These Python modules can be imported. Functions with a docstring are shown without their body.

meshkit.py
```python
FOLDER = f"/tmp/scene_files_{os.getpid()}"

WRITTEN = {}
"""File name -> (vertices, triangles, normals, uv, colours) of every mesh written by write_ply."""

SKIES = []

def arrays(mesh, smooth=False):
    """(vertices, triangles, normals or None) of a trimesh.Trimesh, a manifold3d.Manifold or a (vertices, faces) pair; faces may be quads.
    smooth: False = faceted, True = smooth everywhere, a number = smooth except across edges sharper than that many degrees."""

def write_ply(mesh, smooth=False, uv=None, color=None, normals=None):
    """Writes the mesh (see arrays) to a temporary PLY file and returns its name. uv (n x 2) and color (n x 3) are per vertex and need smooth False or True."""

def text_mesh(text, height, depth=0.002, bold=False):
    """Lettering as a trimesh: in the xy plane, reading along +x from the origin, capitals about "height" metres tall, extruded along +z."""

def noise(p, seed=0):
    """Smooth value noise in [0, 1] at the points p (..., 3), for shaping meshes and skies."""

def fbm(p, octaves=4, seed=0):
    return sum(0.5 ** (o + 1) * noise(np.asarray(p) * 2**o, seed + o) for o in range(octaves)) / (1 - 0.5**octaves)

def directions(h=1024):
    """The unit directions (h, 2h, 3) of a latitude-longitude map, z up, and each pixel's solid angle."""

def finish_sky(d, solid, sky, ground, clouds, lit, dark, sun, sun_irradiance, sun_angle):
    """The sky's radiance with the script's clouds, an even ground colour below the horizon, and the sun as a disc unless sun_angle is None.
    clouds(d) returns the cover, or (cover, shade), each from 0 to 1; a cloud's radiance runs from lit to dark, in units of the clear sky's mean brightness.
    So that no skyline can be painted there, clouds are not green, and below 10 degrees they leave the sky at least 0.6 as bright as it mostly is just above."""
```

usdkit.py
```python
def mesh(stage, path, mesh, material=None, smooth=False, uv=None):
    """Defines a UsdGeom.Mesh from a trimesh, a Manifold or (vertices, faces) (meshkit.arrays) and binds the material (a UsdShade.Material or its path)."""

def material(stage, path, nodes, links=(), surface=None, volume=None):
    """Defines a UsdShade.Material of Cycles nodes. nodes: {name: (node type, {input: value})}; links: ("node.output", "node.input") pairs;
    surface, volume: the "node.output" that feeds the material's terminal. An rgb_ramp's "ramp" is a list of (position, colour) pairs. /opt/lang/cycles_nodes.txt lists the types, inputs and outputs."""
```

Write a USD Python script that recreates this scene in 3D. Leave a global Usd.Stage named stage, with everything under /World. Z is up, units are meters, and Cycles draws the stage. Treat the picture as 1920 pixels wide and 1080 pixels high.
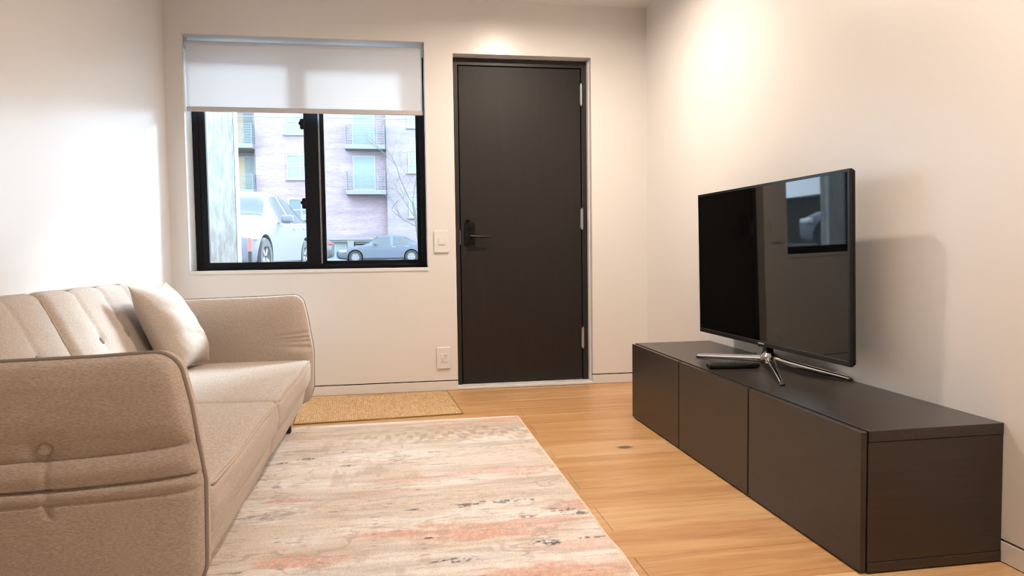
import math, random
import numpy as np, trimesh, manifold3d as m3, shapely
from shapely.geometry import Polygon, box as sbox
import usdkit, meshkit
from pxr import Usd, UsdGeom, UsdLux, UsdShade, Sdf, Gf, Vt

random.seed(7); RNG = np.random.default_rng(7)
stage = Usd.Stage.CreateInMemory()
UsdGeom.SetStageUpAxis(stage, UsdGeom.Tokens.z); UsdGeom.SetStageMetersPerUnit(stage, 1.0)
UsdGeom.Xform.Define(stage, '/World'); UsdGeom.Scope.Define(stage, '/World/Looks')

# ------------------------------------------------------------------ camera, sky, exposure
EYE, YAW, PITCH, ROLL, FPX = np.array([0., -4.349, .857]), .1636, -.0523, -.01325, 1325.57
SKY, SKYCOL = 2.75, (.66, .84, 1.0)
SUN, SUNCOL, SUNDIR = 4.1, (.74, .88, 1.0), (-.56, -1.0, -.64)      # a hazy sun to the right, above the houses
LAMP, LAMPCOL = 1950.0, (1.0, .835, .69)
EXPOSURE = 0.0

def make_camera():
    f = np.array([math.sin(YAW)*math.cos(PITCH), math.cos(YAW)*math.cos(PITCH), math.sin(PITCH)])
    r = np.array([math.cos(YAW), -math.sin(YAW), 0]); u = np.cross(r, f)
    c, s = math.cos(ROLL), math.sin(ROLL)
    r, u = c*r+s*u, -s*r+c*u
    cam = UsdGeom.Camera.Define(stage, '/World/camera')
    m = Gf.Matrix4d(*[float(x) for row in ((*r, 0), (*u, 0), (*(-f), 0), (*EYE, 1)) for x in row])
    cam.AddTransformOp().Set(m)
    cam.CreateHorizontalApertureAttr(36.0); cam.CreateVerticalApertureAttr(20.25)
    cam.CreateFocalLengthAttr(36.0*FPX/1920); cam.CreateClippingRangeAttr(Gf.Vec2f(.05, 500))
    cam.CreateExposureAttr(EXPOSURE); cam.CreateFStopAttr(0.0)
make_camera()
dome = UsdLux.DomeLight.Define(stage, '/World/sky')
dome.CreateIntensityAttr(SKY); dome.CreateColorAttr(Gf.Vec3f(*SKYCOL))
sun = UsdLux.DistantLight.Define(stage, '/World/hazy_sun')
sun.CreateIntensityAttr(SUN); sun.CreateColorAttr(Gf.Vec3f(*SUNCOL)); sun.CreateAngleAttr(16.0); sun.CreateNormalizeAttr(True)
_z = -np.array(SUNDIR)/np.linalg.norm(SUNDIR); _x = np.cross((0, 0, 1.), _z); _x /= np.linalg.norm(_x); _y = np.cross(_z, _x)
sun.AddTransformOp().Set(Gf.Matrix4d(*[float(a) for row in ((*_x, 0), (*_y, 0), (*_z, 0), (0, 0, 0, 1)) for a in row]))

# ------------------------------------------------------------------ helpers: prims
USED = {}
def numbered(parent, name):
    k = (parent, name); n = USED.get(k, 0); USED[k] = n+1
    return name if n == 0 else f'{name}_{n:03d}'
def keys(prim, label=None, cat=None, group=None, kind=None):
    for k, v in (('label', label), ('category', cat), ('group', group), ('kind', kind)):
        if v: prim.SetCustomDataByKey(k, v)
    return prim
BASE = {}
def thing(name, label=None, cat=None, loc=(0, 0, 0), group=None, kind=None):
    path = '/World/'+numbered('/World', name)
    x = UsdGeom.Xform.Define(stage, path); x.AddTranslateOp().Set(Gf.Vec3d(*map(float, loc)))
    BASE[path] = np.array(loc, float)
    return keys(x.GetPrim(), label, cat, group, kind)
def obj(name, mesh, mat, parent=None, smooth=30, label=None, cat=None, group=None, kind=None, colors=None):
    pp = str(parent.GetPath()) if parent is not None else '/World'
    path = pp+'/'+numbered(pp, name)
    v, f, n = meshkit.arrays(mesh, smooth)
    b = BASE.get(pp, np.zeros(3)); BASE[path] = b
    class _M: pass
    m = usdkit.mesh(stage, path, (v-b, f), mat, smooth=False)
    if n is not None:
        m.CreateNormalsAttr(Vt.Vec3fArray.FromNumpy(n.astype(np.float32))); m.SetNormalsInterpolation('vertex')
    if colors is not None:
        UsdGeom.PrimvarsAPI(m).CreatePrimvar('print', Sdf.ValueTypeNames.Color3fArray, 'vertex').Set(Vt.Vec3fArray.FromNumpy(colors.astype(np.float32)))
    return keys(m.GetPrim(), label, cat, group, kind)

# ------------------------------------------------------------------ helpers: shapes
def bx(x0, x1, y0, y1, z0, z1, c=.0):
    """box, with chamfered edges when c > 0"""
    lo, hi = np.array([min(x0, x1), min(y0, y1), min(z0, z1)]), np.array([max(x0, x1), max(y0, y1), max(z0, z1)])
    if c <= 0:
        m = trimesh.creation.box(hi-lo); m.apply_translation((lo+hi)/2); return m
    c = min(c, .49*(hi-lo).min()); p = []
    for s in np.ndindex(2, 2, 2):
        q = np.where(s, hi, lo); d = np.where(s, -1, 1)
        for a in range(3):
            e = q+d*c; e[a] = q[a]; p.append(e)
    return trimesh.convex.convex_hull(np.array(p))
def cat(*ms): return trimesh.util.concatenate([m for m in ms])
def tube(path, rad, n=10, closed=False, cap=True):
    P = np.asarray(path, float); N = len(P); R = np.broadcast_to(rad, (N,))
    if closed: T = np.roll(P, -1, 0)-np.roll(P, 1, 0)
    else: T = np.gradient(P, axis=0)
    T /= np.linalg.norm(T, axis=1, keepdims=True)
    a = np.array([0, 0, 1.]) if abs(T[0, 2]) < .9 else np.array([1., 0, 0])
    u = np.cross(T[0], a); u /= np.linalg.norm(u); V = []
    for i in range(N):
        u = u-T[i]*(u@T[i]); u /= np.linalg.norm(u); w = np.cross(T[i], u)
        t = np.arange(n)/n*2*np.pi
        V.append(P[i]+R[i]*(np.cos(t)[:, None]*u+np.sin(t)[:, None]*w))
    V = np.vstack(V); F = []
    for i in range(N if closed else N-1):
        j = (i+1) % N
        for k in range(n):
            l = (k+1) % n
            F += [[i*n+k, j*n+k, j*n+l], [i*n+k, j*n+l, i*n+l]]
    if not closed and cap:
        V = np.vstack([V, P[0], P[-1]]); c0, c1 = len(V)-2, len(V)-1
        for k in range(n):
            l = (k+1) % n
            F += [[c0, k, l], [c1, (N-1)*n+l, (N-1)*n+k]]
    m = trimesh.Trimesh(V, F, process=False)
    if m.volume < 0: m.invert()
    return m
def cyl(p0, p1, r, n=20): return tube([p0, (np.array(p0)+p1)/2, p1], r, n)
def gridbox(n):
    """a cube [-1,1]^3 gridded with n quads a side (finer towards the edges), merged"""
    s = np.linspace(-1, 1, n+1); t = np.sin(s*np.pi/2)*.6+s*.4
    a, b = np.meshgrid(t, t, indexing='ij'); a, b = a.ravel(), b.ravel(); V, F = [], []
    i, j = np.meshgrid(np.arange(n), np.arange(n), indexing='ij'); q = (i*(n+1)+j).ravel()
    quad = np.stack([q, q+n+1, q+n+2, q+1], 1)
    for ax in range(3):
        for sg in (-1, 1):
            p = np.empty((len(a), 3)); p[:, ax] = sg; p[:, (ax+1) % 3] = a; p[:, (ax+2) % 3] = b
            o = sum(len(x) for x in V); f = quad+o
            F.append(f if sg > 0 else f[:, ::-1]); V.append(p)
    F = np.vstack(F); F = np.vstack([F[:, [0, 1, 2]], F[:, [0, 2, 3]]])
    m = trimesh.Trimesh(np.vstack(V), F, process=False); m.merge_vertices(digits_vertex=6)
    return np.array(m.vertices), np.array(m.faces)
def softbox(sx, sy, sz, r, n=24, crown=(0, 0, 0)):
    """rounded cuboid about the origin whose faces swell by crown; returns vertices, faces, unit-cube vertices"""
    U, F = gridbox(n); h = np.array([sx, sy, sz])/2; r = min(r, .98*h.min())
    q = U*h; inner = np.clip(q, -(h-r), h-r); d = q-inner; l = np.linalg.norm(d, axis=1, keepdims=True)
    V = inner+d/np.maximum(l, 1e-9)*r
    for a in range(3):
        o = [k for k in range(3) if k != a]
        V[:, a] += np.sign(U[:, a])*np.abs(U[:, a])**4*crown[a]*(1-U[:, o[0]]**2)*(1-U[:, o[1]]**2)
    return V, F, U
def prism_x(poly, y0, y1):
    """shapely polygon in (x, z) extruded along y"""
    m = trimesh.creation.extrude_polygon(poly, abs(y1-y0), engine='earcut')
    v = np.array(m.vertices); m.vertices = np.stack([v[:, 0], max(y0, y1)-v[:, 2], v[:, 1]], 1)
    return m
def lathe(profile, n=32, at=(0, 0, 0)):
    m = trimesh.creation.revolve(np.array(profile), sections=n); m.apply_translation(at); return m
def gauss(x, w): return np.exp(-(x/w)**2)

# ------------------------------------------------------------------ helpers: materials
def mat(name, color, rough=.5, metal=0., spec=.5, color2=None, nscale=(1, 1, 1), lo=.35, hi=.65, detail=3., distort=0., bscale=None, bump=0., bdist=.002, coat=0., space='pos', rand=None, sheen=0., fleck=None):
    nd = {'p': ('principled_bsdf', {'base_color': color, 'roughness': rough, 'metallic': metal, 'specular_ior_level': spec, 'coat_weight': coat, 'coat_roughness': .1, 'sheen_weight': sheen})}
    ln = []
    if space == 'pos': nd['g'] = ('geometry', {}); src = 'g.position'
    else: nd['g'] = ('texture_coordinate', {}); src = 'g.object'
    if color2 is not None:
        nd['m1'] = ('mapping', {'scale': nscale}); nd['n1'] = ('noise_texture', {'scale': 1., 'detail': detail, 'roughness': .6, 'distortion': distort})
        nd['r1'] = ('rgb_ramp', {'ramp': [(0, color), (lo, color), (hi, color2), (1, color2)]})
        ln += [(src, 'm1.vector'), ('m1.vector', 'n1.vector'), ('n1.fac', 'r1.fac')]
        out = 'r1.color'
        if fleck is not None:
            fs, fc, fl, fh = fleck
            nd['m3'] = ('mapping', {'scale': fs}); nd['n3'] = ('noise_texture', {'scale': 1., 'detail': 2., 'roughness': .6})
            nd['r3'] = ('map_range', {'from_min': fl, 'from_max': fh, 'to_min': 0., 'to_max': 1., 'clamp': True})
            nd['x3'] = ('mix', {'mix_type': 'mix', 'color2': fc})
            ln += [(src, 'm3.vector'), ('m3.vector', 'n3.vector'), ('n3.fac', 'r3.value'), ('r3.result', 'x3.fac'), (out, 'x3.color1')]; out = 'x3.color'
        ln += [(out, 'p.base_color')]
    if bscale is not None:
        nd['m2'] = ('mapping', {'scale': bscale}); nd['n2'] = ('noise_texture', {'scale': 1., 'detail': 3., 'roughness': .6})
        nd['b'] = ('bump', {'strength': bump, 'distance': bdist})
        ln += [(src, 'm2.vector'), ('m2.vector', 'n2.vector'), ('n2.fac', 'b.height'), ('b.normal', 'p.normal')]
    return usdkit.material(stage, '/World/Looks/'+name, nd, ln, surface='p.BSDF')

WALL = mat('wall_paint', (.80, .785, .765), .29, spec=.6, bscale=(70, 70, 40), bump=.07, bdist=.002)
CEIL = mat('ceiling_paint', (.82, .81, .79), .7, bscale=(60, 60, 60), bump=.05)
TRIM = mat('trim_paint', (.80, .78, .755), .4)
SILLM = mat('sill_white', (.82, .82, .80), .35)
GAP = mat('reveal_dark', (.03, .028, .026), .7)
SUB = mat('subfloor', (.10, .06, .03), .8)
BLACKM = mat('black_aluminium', (.007, .008, .011), .4, spec=.22)
DOORM = mat('door_brown_black', (.015, .012, .0115), .5, spec=.35, color2=(.019, .0148, .0138), nscale=(30, 30, 3), bscale=(240, 240, 14), bump=.12, bdist=.001)
DFRAME = mat('door_frame_black', (.014, .012, .011), .45)
STEEL = mat('brushed_steel', (.62, .61, .60), .28, metal=1.)
CHROME = mat('chrome', (.80, .80, .80), .07, metal=1.)
BLKMETAL = mat('black_metal', (.006, .006, .007), .3, spec=.3)
PLASTIC = mat('white_plastic', (.80, .79, .76), .3)
SLOT = mat('slot_dark', (.02, .018, .016), .6)
WOODBLK = mat('black_brown_veneer', (.030, .0225, .0185), .36, color2=(.040, .030, .0245), nscale=(6, 6, 90), lo=.3, hi=.7, bscale=(30, 30, 500), bump=.05, bdist=.0006)
WOODTOP = mat('black_brown_top', (.032, .025, .021), .30, color2=(.042, .032, .027), nscale=(90, 5, 90), lo=.3, hi=.7, bscale=(500, 20, 500), bump=.05, bdist=.0006)
TVBODY = mat('tv_black_plastic', (.008, .008, .008), .3, spec=.35)
SCREEN = mat('tv_screen', (.0025, .0025, .0028), .025, spec=.5)
RUBBER = mat('rubber_black', (.010, .010, .010), .5)
BUTTON = mat('remote_buttons', (.06, .055, .05), .4)
FAB = mat('sofa_linen', (.43, .350, .285), .95, spec=.12, color2=(.645, .565, .495), nscale=(130, 130, 620), lo=.34, hi=.66, detail=4., bscale=(1100, 1100, 1100), bump=.45, bdist=.001, sheen=.12, fleck=((420, 420, 1500), (.36, .305, .26), .56, .68))
PIPE = mat('sofa_piping', (.30, .255, .22), .9, spec=.15, bscale=(900, 900, 900), bump=.4, bdist=.001)
PIPEL = mat('sofa_piping_light', (.53, .445, .37), .9, spec=.15, bscale=(900, 900, 900), bump=.4, bdist=.001)
JUTE = mat('jute', (.55, .36, .19), .95, spec=.1, color2=(.80, .565, .33), nscale=(90, 40, 60), lo=.35, hi=.65, bscale=(500, 300, 500), bump=.8, bdist=.002)
JUTEE = mat('jute_edge', (.33, .21, .09), .95, spec=.1)
BIND = mat('rug_binding', (.78, .68, .54), .95, spec=.1, bscale=(300, 300, 300), bump=.4)
LEGBLK = mat('leg_black', (.012, .011, .010), .4)
BLINDM = None

def blind_material():
    nd = {'d': ('diffuse_bsdf', {'color': (.73, .745, .79)}), 't': ('translucent_bsdf', {'color': (.80, .80, .80)}), 'x': ('mix_closure', {'fac': .18}),
          'g': ('geometry', {}), 'm': ('mapping', {'scale': (700, 700, 700)}), 'n': ('noise_texture', {'scale': 1.}), 'b': ('bump', {'strength': .15, 'distance': .0005})}
    return usdkit.material(stage, '/World/Looks/blind_fabric', nd, [('d.BSDF', 'x.closure1'), ('t.BSDF', 'x.closure2'), ('g.position', 'm.vector'), ('m.vector', 'n.vector'), ('n.fac', 'b.height'), ('b.normal', 'd.normal')], surface='x.closure')
BLINDM = blind_material()
HEM = mat('blind_hem', (.56, .54, .53), .6)
def glass_material(name, tint=(.97, .985, .99), ior=1.45):
    nd = {'t': ('transparent_bsdf', {'color': tint}), 'g': ('glossy_bsdf', {'color': (1, 1, 1), 'roughness': .0}), 'f': ('fresnel', {'IOR': ior}), 'x': ('mix_closure', {})}
    return usdkit.material(stage, '/World/Looks/'+name, nd, [('f.fac', 'x.fac'), ('t.BSDF', 'x.closure1'), ('g.BSDF', 'x.closure2')], surface='x.closure')
GLASS = glass_material('window_glass')
def emit(name, color, strength):
    return usdkit.material(stage, '/World/Looks/'+name, {'e': ('emission', {'color': color, 'strength': strength})}, [], surface='e.emission')
LENS = emit('lamp_lens', LAMPCOL, LAMP)

# ------------------------------------------------------------------ the room
XL, XR, YR, ZC = -1.273, 1.601, -6.6, 2.376
WX0, WX1, WZ0, WZ1 = -1.173, .200, .765, 2.120
DX0, DX1, DZ1 = .372, 1.236, 2.058
TH = .30
wall_poly = sbox(XL-.2, .064, XR+.2, 3.4).difference(sbox(WX0, WZ0, WX1, WZ1)).difference(sbox(DX0, -.1, DX1, DZ1))
back = cat(prism_x(wall_poly, 0, TH), bx(XL-.2, DX0, .02, TH, -.3, .0645), bx(DX1, XR+.2, .02, TH, -.3, .0645))
obj('wall_back', back, WALL, kind='structure', label='white painted wall with the window and the dark door', cat='wall')
obj('wall_left', cat(bx(XL-.2, XL, YR, 0, .064, 2.9), bx(XL-.2, XL-.02, YR, 0, -.1, .065)), WALL, kind='structure', label='white satin wall behind the sofa', cat='wall')
obj('wall_right', cat(bx(XR, XR+.2, YR, 0, .064, 2.9), bx(XR+.02, XR+.2, YR, 0, -.1, .065)), WALL, kind='structure', label='white satin wall behind the television', cat='wall')
obj('wall_rear', bx(XL-.2, XR+.2, YR-.2, YR, -.1, 2.9), WALL, kind='structure', label='plain white wall behind the camera', cat='wall')
obj('baseboard_back', cat(bx(XL, DX0, 0, .02, 0, .057, .0015), bx(DX1, XR, 0, .02, 0, .057, .0015)), TRIM, kind='structure', label='flush white baseboard under a dark shadow line, below window and beside door', cat='baseboard')
obj('baseboard_left', bx(XL-.02, XL, YR, 0, 0, .057, .0015), TRIM, kind='structure', label='flush white baseboard behind the sofa', cat='baseboard')
obj('baseboard_right', bx(XR, XR+.02, YR, 0, 0, .057, .0015), TRIM, kind='structure', label='flush white baseboard behind the media cabinet', cat='baseboard')
gaps = thing('trim_1', kind='structure', label='dark reveal line between wall and baseboard', cat='trim')
obj('reveal_strip', cat(bx(XL, DX0, .012, .021, .052, .068), bx(DX1, XR, .012, .021, .052, .068)), GAP, gaps)
obj('reveal_strip', bx(XL-.021, XL-.012, YR, 0, .052, .068), GAP, gaps)
obj('reveal_strip', bx(XR+.012, XR+.021, YR, 0, .052, .068), GAP, gaps)

# ceiling with recessed lamps
LAMPS = [(.78, -1.02), (1.0, -3.4)]
cp = sbox(XL-.2, YR-.2, XR+.2, TH)
for (lx, ly) in LAMPS: cp = cp.difference(shapely.Point(lx, ly).buffer(.052, 24))
cm = trimesh.creation.extrude_polygon(cp, .08, engine='earcut'); cm.apply_translation((0, 0, ZC))
obj('ceiling', cat(cm, bx(XL-.2, XR+.2, YR-.2, TH, ZC+.12, ZC+.3)), CEIL, smooth=False, kind='structure', label='white painted ceiling', cat='ceiling')
for (lx, ly) in LAMPS:
    t = thing('downlight', 'small round recessed ceiling downlight with warm glowing lens', 'ceiling light', (lx, ly, ZC), group='ceiling downlights')
    obj('trim_ring', lathe([(.045, .0), (.062, -.0005), (.064, -.003), (.058, -.006), (.046, -.004), (.044, .0)], 36, (lx, ly, ZC)), SILLM, t)
    obj('can', lathe([(.0505, .0), (.0505, .118), (.046, .118), (.046, .0)], 36, (lx, ly, ZC)), SILLM, t)
    obj('lens', lathe([(0, .004), (.0455, .004), (.0455, .010), (0, .010)], 36, (lx, ly, ZC)), LENS, t)

# floor of oak planks
PW, PL, JX = .1925, 1.9, .640
fl = thing('floor', kind='structure', label='warm honey oak plank floor', cat='floor')
obj('subfloor', bx(XL-.1, XR+.1, YR-.1, .3, -.12, -.016), SUB, fl)
def plank_material(i, c1, c2, knot=None):
    nd = {'g': ('geometry', {}), 'm1': ('mapping', {'scale': (1.1, 16, 1), 'location': (3.7*i, 1.3*i, 0)}), 'n1': ('noise_texture', {'scale': 1., 'detail': 5., 'roughness': .6, 'distortion': .8}),
          'r1': ('rgb_ramp', {'ramp': [(0, c1), (.32, c1), (.66, c2), (1, c2)]}),
          'm2': ('mapping', {'scale': (8, 240, 8)}), 'n2': ('noise_texture', {'scale': 1., 'detail': 3.}), 'r2': ('map_range', {'from_min': .50, 'from_max': .72, 'to_min': 0., 'to_max': .55, 'clamp': True}),
          'x': ('mix', {'mix_type': 'multiply', 'color2': (.60, .42, .28)}), 'b': ('bump', {'strength': .08, 'distance': .0008}),
          'p': ('principled_bsdf', {'roughness': .36, 'specular_ior_level': .45})}
    ln = [('g.position', 'm1.vector'), ('m1.vector', 'n1.vector'), ('n1.fac', 'r1.fac'), ('g.position', 'm2.vector'), ('m2.vector', 'n2.vector'), ('n2.fac', 'r2.value'),
          ('r2.result', 'x.fac'), ('r1.color', 'x.color1'), ('n2.fac', 'b.height'), ('b.normal', 'p.normal')]
    out = 'x.color'
    for k, (kx, ky, s) in enumerate(knot or []):
        nd[f's{k}'] = ('vector_math', {'math_type': 'subtract', 'vector2': (kx, ky, 0)}); nd[f'd{k}'] = ('vector_math', {'math_type': 'multiply', 'vector2': (1/(s*1.5), 1/s, 0)})
        nd[f'l{k}'] = ('vector_math', {'math_type': 'length'}); nd[f'q{k}'] = ('map_range', {'from_min': .45, 'from_max': 1.0, 'to_min': .97, 'to_max': 0., 'clamp': True}); nd[f'z{k}'] = ('mix', {'mix_type': 'mix', 'color2': (.085, .055, .04)})
        ln += [('g.position', f's{k}.vector1'), (f's{k}.vector', f'd{k}.vector1'), (f'd{k}.vector', f'l{k}.vector1'), (f'l{k}.value', f'q{k}.value'), (f'q{k}.result', f'z{k}.fac'), (out, f'z{k}.color1')]
        out = f'z{k}.color'
    ln.append((out, 'p.base_color'))
    return usdkit.material(stage, f'/World/Looks/oak_{i}', nd, ln, surface='p.BSDF')
OAK = [plank_material(0, (.46, .225, .085), (.65, .39, .185)), plank_material(1, (.56, .305, .135), (.73, .485, .255)), plank_material(2, (.37, .17, .06), (.56, .30, .125)),
       plank_material(3, (.50, .255, .105), (.67, .41, .195)), plank_material(4, (.60, .345, .16), (.74, .50, .275), [(.967, -1.44, .030)])]
tone = random.Random(3)
y1 = .004
for k in range(36):
    yb = -.384+PW*(1-k)
    yt, y0 = min(yb+PW, .0), max(yb, YR)
    if yt <= YR: break
    if yt-y0 < .01: continue
    off = JX if k % 2 == 1 else JX+PL/2
    xs = sorted({XL, XR, *[x for x in (off+PL*j for j in range(-3, 3)) if XL+.02 < x < XR-.02]})
    for xa, xb in zip(xs[:-1], xs[1:]):
        mi = 4 if (abs(yb+1.539) < .01 and xb > .9) else tone.choice([0, 1, 2, 3, 3])
        obj('plank', bx(xa+.0006, xb-.0006, y0+.0005, yt-.0005, -.016, 0, .0014), OAK[mi], fl, smooth=False)

# ------------------------------------------------------------------ window
win = thing('window_1', kind='structure', label='black framed sliding window over the sofa arm', cat='window', loc=(0, .15, WZ0))
FY = .15
def ring(x0, x1, z0, z1, wl, wr, wb, wt, ya, yb, c=.002):
    p = sbox(x0, z0, x1, z1).difference(sbox(x0+wl, z0+wb, x1-wr, z1-wt)); return prism_x(p, ya, yb)
obj('outer_frame', ring(WX0, WX1, WZ0, WZ1, .030, .030, .022, .04, FY, FY+.10), BLACKM, win)
obj('frame_flange', cat(bx(WX0+.030, WX0+.0335, FY-.006, FY+.02, WZ0+.02, WZ1-.04), bx(WX0, WX1, FY-.004, FY, WZ0, WZ0+.018, .001)), BLACKM, win)
s1 = obj('sliding_sash', ring(WX0+.031, -.448, WZ0+.012, WZ1-.04, .042, .084, .032, .04, FY+.004, FY+.034), BLACKM, win)
obj('pane', bx(WX0+.07, -.53, FY+.016, FY+.020, WZ0+.04, WZ1-.07), GLASS, s1)
s2 = obj('fixed_sash', ring(-.455, WX1-.028, WZ0+.020, WZ1-.04, .038, .026, .026, .04, FY+.046, FY+.074), BLACKM, win)
obj('pane', bx(-.42, WX1-.05, FY+.058, FY+.062, WZ0+.042, WZ1-.07), GLASS, s2)
obj('track_strip', bx(-.4475, -.4405, FY+.006, FY+.046, WZ0+.03, WZ1-.05), mat('track_grey', (.35, .37, .40), .3, metal=.6), win)
for zz in (1.645, 1.165):
    obj('latch', cat(bx(-.552, -.525, FY-.010, FY+.006, zz-.032, zz+.032, .006), cyl((-.548, FY-.012, zz+.004), (-.548, FY+.004, zz+.004), .012, 14)), BLKMETAL, win)
obj('trim_2', bx(WX0-.004, WX1+.004, -.006, FY, WZ0-.022, WZ0, .002), SILLM, kind='structure', label='thin white sill board under the window', cat='sill')

bl = thing('roller_blind', 'white roller blind pulled down over the upper third of the window', 'blind', ((WX0+WX1)/2, .04, 1.69))
BX0, BX1 = WX0+.006, WX1-.012
RZ = 2.078
obj('roller', cyl((BX0, .055, RZ), (BX1, .055, RZ), .019, 28), BLINDM, bl)
def fabric():
    pts = [(.037, RZ+.002)]
    for z in np.linspace(RZ-.01, 1.715, 14): pts.append((.0362+.002*math.sin((RZ-z)*5), z))
    pts = np.array(pts); V = []; n = 40; xs = np.linspace(BX0+.002, BX1-.002, n)
    for y, z in pts:
        for x in xs: V.append((x, y+.0012*math.sin(x*9+z*2), z))
    V = np.array(V); F = []
    for i in range(len(pts)-1):
        for j in range(n-1):
            a = i*n+j; F.append([a, a+n, a+n+1, a+1])
    return V, np.array(F)
obj('fabric', fabric(), BLINDM, bl, smooth=True)
obj('hem_bar', bx(BX0-.001, BX1+.001, .0315, .0425, 1.688, 1.717, .004), HEM, bl)
for xa, xb in ((BX0-.006, BX0), (BX1, BX1+.008)):
    obj('bracket', bx(xa, xb, .030, .085, RZ-.032, WZ1, .002), STEEL, bl)
beads = []
for i in range(150):
    z = RZ-.02-i*.0095
    if z < .80: break
    b = trimesh.creation.icosphere(1, .0028); b.apply_translation((BX1+.008, .026+.004*math.sin(i*.05), z)); beads.append(b)
ch = obj('bead_chain', cat(*beads, cyl((BX1+.008, .028, RZ), (BX1+.008, .028, .80), .0009, 6)), STEEL, bl, label='thin bead chain hanging down the right edge', kind='stuff')

# ------------------------------------------------------------------ door
dr = thing('door_1', kind='structure', label='dark brown flush entrance door in a recess right of the window', cat='door', loc=((DX0+DX1)/2, .09, 0))
DY = .088
obj('door_frame', ring(DX0, DX1-.004, .016, DZ1-.004, .034, .036, .0, .040, DY, DY+.10), DFRAME, dr)
obj('door_leaf', bx(DX0+.040, DX1-.044, DY+.006, DY+.052, .020, DZ1-.049, .002), DOORM, dr)
obj('threshold', bx(DX0, DX1, .002, DY+.10, .0, .016, .002), SILLM, dr, label='white threshold strip')
obj('weather_stop', ring(DX0+.02, DX1-.03, .018, DZ1-.03, .03, .03, .0, .03, DY+.053, DY+.09), RUBBER, dr)
obj('exterior_backing', bx(DX0, DX1, DY+.10, DY+.13, 0, DZ1), RUBBER, dr)
obj('soffit_caulk', bx(DX1-.006, DX1, .05, DY+.002, .02, DZ1-.004, .001), TRIM, dr)
HX = DX1-.040
for zc in (1.845, 1.058, .290):
    h = obj('hinge', cyl((HX-.002, DY-.006, zc-.062), (HX-.002, DY-.006, zc+.062), .0085, 16), STEEL, dr)
    obj('hinge_leaf', bx(HX-.010, HX+.007, DY-.001, DY+.008, zc-.06, zc+.06, .001), STEEL, h)
    obj('hinge_tip', cat(cyl((HX-.002, DY-.006, zc+.062), (HX-.002, DY-.006, zc+.070), .0055, 12), cyl((HX-.002, DY-.006, zc-.070), (HX-.002, DY-.006, zc-.062), .0055, 12)), STEEL, h)
lk = obj('lock_plate', bx(.436, .500, DY-.010, DY+.008, .900, 1.036, .004), BLKMETAL, dr)
obj('key_cylinder', cat(cyl((.470, DY-.022, 1.010), (.470, DY-.008, 1.010), .016, 20), bx(.452, .490, DY-.030, DY-.020, 1.005, 1.015, .002)), BLKMETAL, lk)
obj('key_collar', cyl((.470, DY-.014, .975), (.470, DY-.008, .975), .011, 18), BLKMETAL, lk)
obj('lever_handle', cat(cyl((.472, DY-.050, .952), (.472, DY-.008, .952), .010, 16), tube([(.466, DY-.048, .952), (.49, DY-.050, .9505), (.53, DY-.050, .949), (.592, DY-.047, .947)], [.0095, .009, .0078, .0062], 12)), BLKMETAL, lk)
obj('thumb_turn', cat(bx(.446, .470, DY-.016, DY+.008, 1.045, 1.060, .003),), BLKMETAL, dr)
obj('strike_plate', bx(DX0+.0335, DX0+.0375, DY-.0015, DY+.012, .900, .992, .001), STEEL, dr)

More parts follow.
